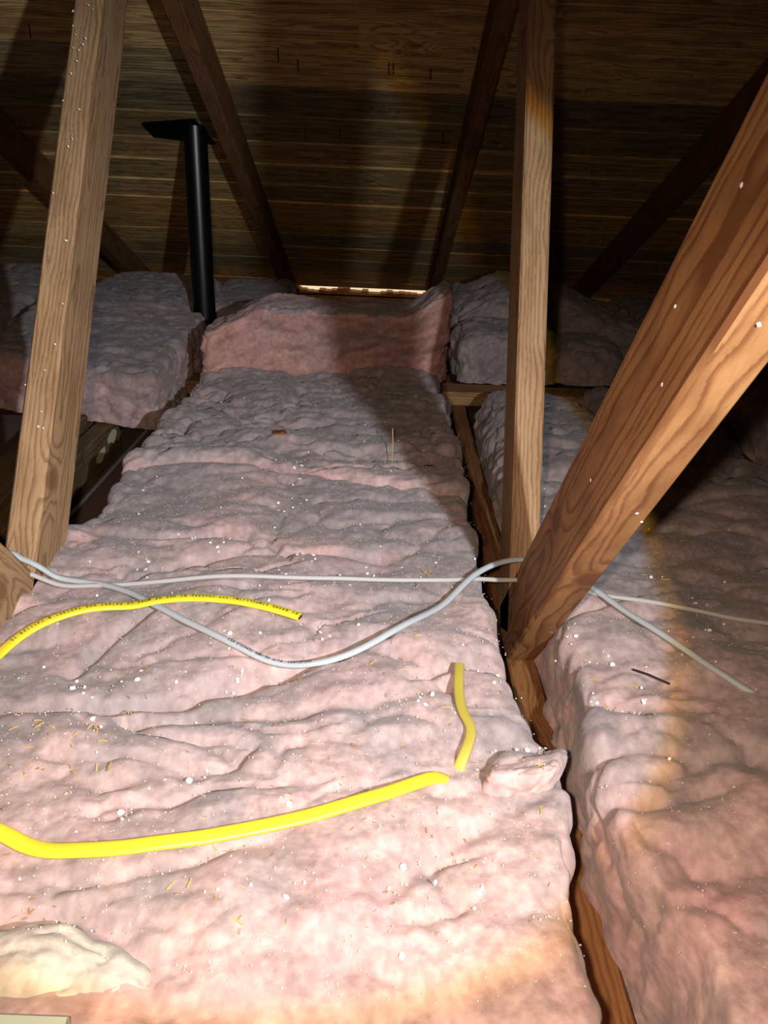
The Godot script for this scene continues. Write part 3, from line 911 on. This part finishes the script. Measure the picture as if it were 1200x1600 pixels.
	# fine dust and sawdust that nobody could count
	for kind in 2:
		var mm := MultiMesh.new()
		mm.transform_format = MultiMesh.TRANSFORM_3D
		mm.mesh = flakes[0] if kind == 0 else slivers[0]
		var list := []
		for i in (7500 if kind == 0 else 2200):
			var x := rng.randf_range(-0.39, 0.15)
			var z := 0.32 + rng.randf() * 1.4
			if kind == 1 or rng.randf() < 0.3:
				x = rng.randf_range(0.2, 0.7)
				z = rng.randf_range(0.35, 1.25)
			if kind == 1:
				if i % 3 == 0:
					x = rng.randf_range(-0.39, 0.14)
				else:
					var c: Vector2 = [Vector2(0.43, 0.93), Vector2(0.46, 0.86), Vector2(0.5, 1.12), Vector2(0.40, 1.0)][i % 4]
					x = c.x + rng.randfn() * 0.03
					z = c.y + rng.randfn() * 0.05
			var y := top(x, z)
			if y < 0.0: continue
			var s := rng.randf_range(0.0008, 0.0019) if kind == 0 else rng.randf_range(0.002, 0.0048)
			list.append(Transform3D(Basis.from_euler(Vector3(rng.randf() * 0.5, rng.randf() * TAU, rng.randf() * 0.5)).scaled(Vector3.ONE * s), P(x, y, z)))
		mm.instance_count = list.size()
		for i in list.size(): mm.set_instance_transform(i, list[i])
		var o := MultiMeshInstance3D.new()
		o.name = "white_dust" if kind == 0 else "sawdust"
		o.multimesh = mm
		o.material_override = M.dust if kind == 0 else M.sawdust
		add_child(o, true)
		tag(o, "fine pale dust specks sprinkled over all the insulation" if kind == 0 else "fine tan sawdust sprinkled on the batts, thickest on the right one", "dust" if kind == 0 else "sawdust", "", "stuff")
	var leaf := put("brown_scrap", flake_mesh(91, 0.2), M.leaf)
	lay(leaf, -0.176, 1.31, 0.03)
	tag(leaf, "small rust-brown scrap on the crumpled middle batt", "scrap")
	var mb := MB.new()
	var y0 := top(0.02, 1.2)
	tube(mb, PackedVector3Array([P(0.02, y0 - 0.005, 1.21), P(0.021, y0 + 0.02, 1.225), P(0.019, y0 + 0.048, 1.24)]), 0.0016, 0.0016, 6)
	tag(put("straw", mb.mesh(), M.chip), "single thin straw standing up from the crumpled middle batt", "straw")
	mb = MB.new()
	var y1 := top(0.286, 0.676)
	tube(mb, PackedVector3Array([P(0.272, y1 + 0.003, 0.684), P(0.286, y1 + 0.003, 0.676), P(0.305, y1 + 0.001, 0.664)]), 0.0028, 0.002, 6)
	tag(put("dark_twig", mb.mesh(), M.nail), "thin dark stick lying on the right batt under the white cable end", "stick")

# ------------------------------------------------------------------ scene
func camera() -> void:
	var pitch := 0.434
	var yaw := 0.0089
	var roll := 0.0449
	var fwd := P(sin(yaw) * cos(pitch), -sin(pitch), cos(yaw) * cos(pitch))
	var right := P(cos(yaw), 0, -sin(yaw))
	var up := right.cross(fwd)
	var r := right * cos(roll) + up * sin(roll)
	var u := up * cos(roll) - right * sin(roll)
	var c := Camera3D.new()
	c.name = "camera"
	c.transform = Transform3D(Basis(r, u, -fwd), Vector3(0, CAM_Y, 0))
	c.fov = rad_to_deg(2.0 * atan(800.0 / 1240.87))
	c.near = 0.02
	c.far = 30.0
	add_child(c, true)
	c.current = true

func spot(called: String, at: Vector3, towards: Vector3, angle: float, soft: float, c: Color, e: float) -> void:
	var l := SpotLight3D.new()
	l.name = called
	l.light_color = c.linear_to_srgb()
	l.light_energy = e
	l.light_size = 0.01
	l.spot_range = 12.0
	l.spot_attenuation = 2.0
	l.spot_angle = angle
	l.spot_angle_attenuation = soft
	l.shadow_enabled = true
	l.transform = Transform3D(Basis.looking_at(towards), at)
	add_child(l, true)

func _ready() -> void:
	rng.seed = 20240
	CELL.cellular_return_type = FastNoiseLite.RETURN_DISTANCE2_SUB
	CELL.cellular_distance_function = FastNoiseLite.DISTANCE_EUCLIDEAN
	camera()
	var env := Environment.new()
	env.background_mode = Environment.BG_COLOR
	env.background_color = Color(1.0, 0.88, 0.70)
	env.tonemap_mode = Environment.TONE_MAPPER_LINEAR
	env.tonemap_exposure = 1.0
	env.sdfgi_enabled = true
	env.ssao_enabled = true
	env.ssil_enabled = true
	var we := WorldEnvironment.new()
	we.name = "world_environment"
	we.environment = env
	add_child(we, true)
	# a cool hand torch held to the right of the lens, its beam rimmed in yellow, and the warm light of the phone itself
	var torch := Vector3(0.2845, CAM_Y + 0.087, 0.1076)
	var aim := P(-0.3992, -0.3587, 0.8438)
	spot("torch", torch, aim, 28.2, 0.05, Color(0.24, 0.56, 0.95), 1.20)
	spot("torch_core", torch, aim, 28.0, 1.0, Color(0.68, 0.82, 1.0), 1.0)
	spot("torch_rim", torch, aim, 29.3, 0.07, Color(1.0, 0.64, 0.07), 0.70)
	spot("phone_flash", Vector3(-0.035, CAM_Y + 0.01, 0.0), P(sin(0.0089), -1.3, 1.0), 70.0, 1.0, Color(1.0, 0.84, 0.67), 0.76)
	materials()
	build_shell()
	truss(TRUSS_X[1], "left roof truss whose speckled tan post stands at the left edge", Vector2(0.49, 1.0432), 0.9619, Vector2(0.49, 0.520), 0.8694, [M.lumber_dark, M.lumber, M.lumber])
	truss(TRUSS_X[2], "right roof truss with the upright post and the big orange-brown timber leaning to the camera", Vector2(0.49, 1.1105), 1.1009, Vector2(0.49, 0.5764), 0.8694, [M.lumber_dark, M.lumber, M.lumber_red])
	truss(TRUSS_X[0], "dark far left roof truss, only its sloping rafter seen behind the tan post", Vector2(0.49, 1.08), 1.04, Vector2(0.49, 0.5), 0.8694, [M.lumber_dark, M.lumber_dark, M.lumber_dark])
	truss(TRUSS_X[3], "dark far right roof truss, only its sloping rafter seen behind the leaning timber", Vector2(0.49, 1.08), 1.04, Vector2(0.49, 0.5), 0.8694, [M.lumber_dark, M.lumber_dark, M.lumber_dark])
	build_small_structures()
	build_insulation()
	build_cables()
	build_debris()
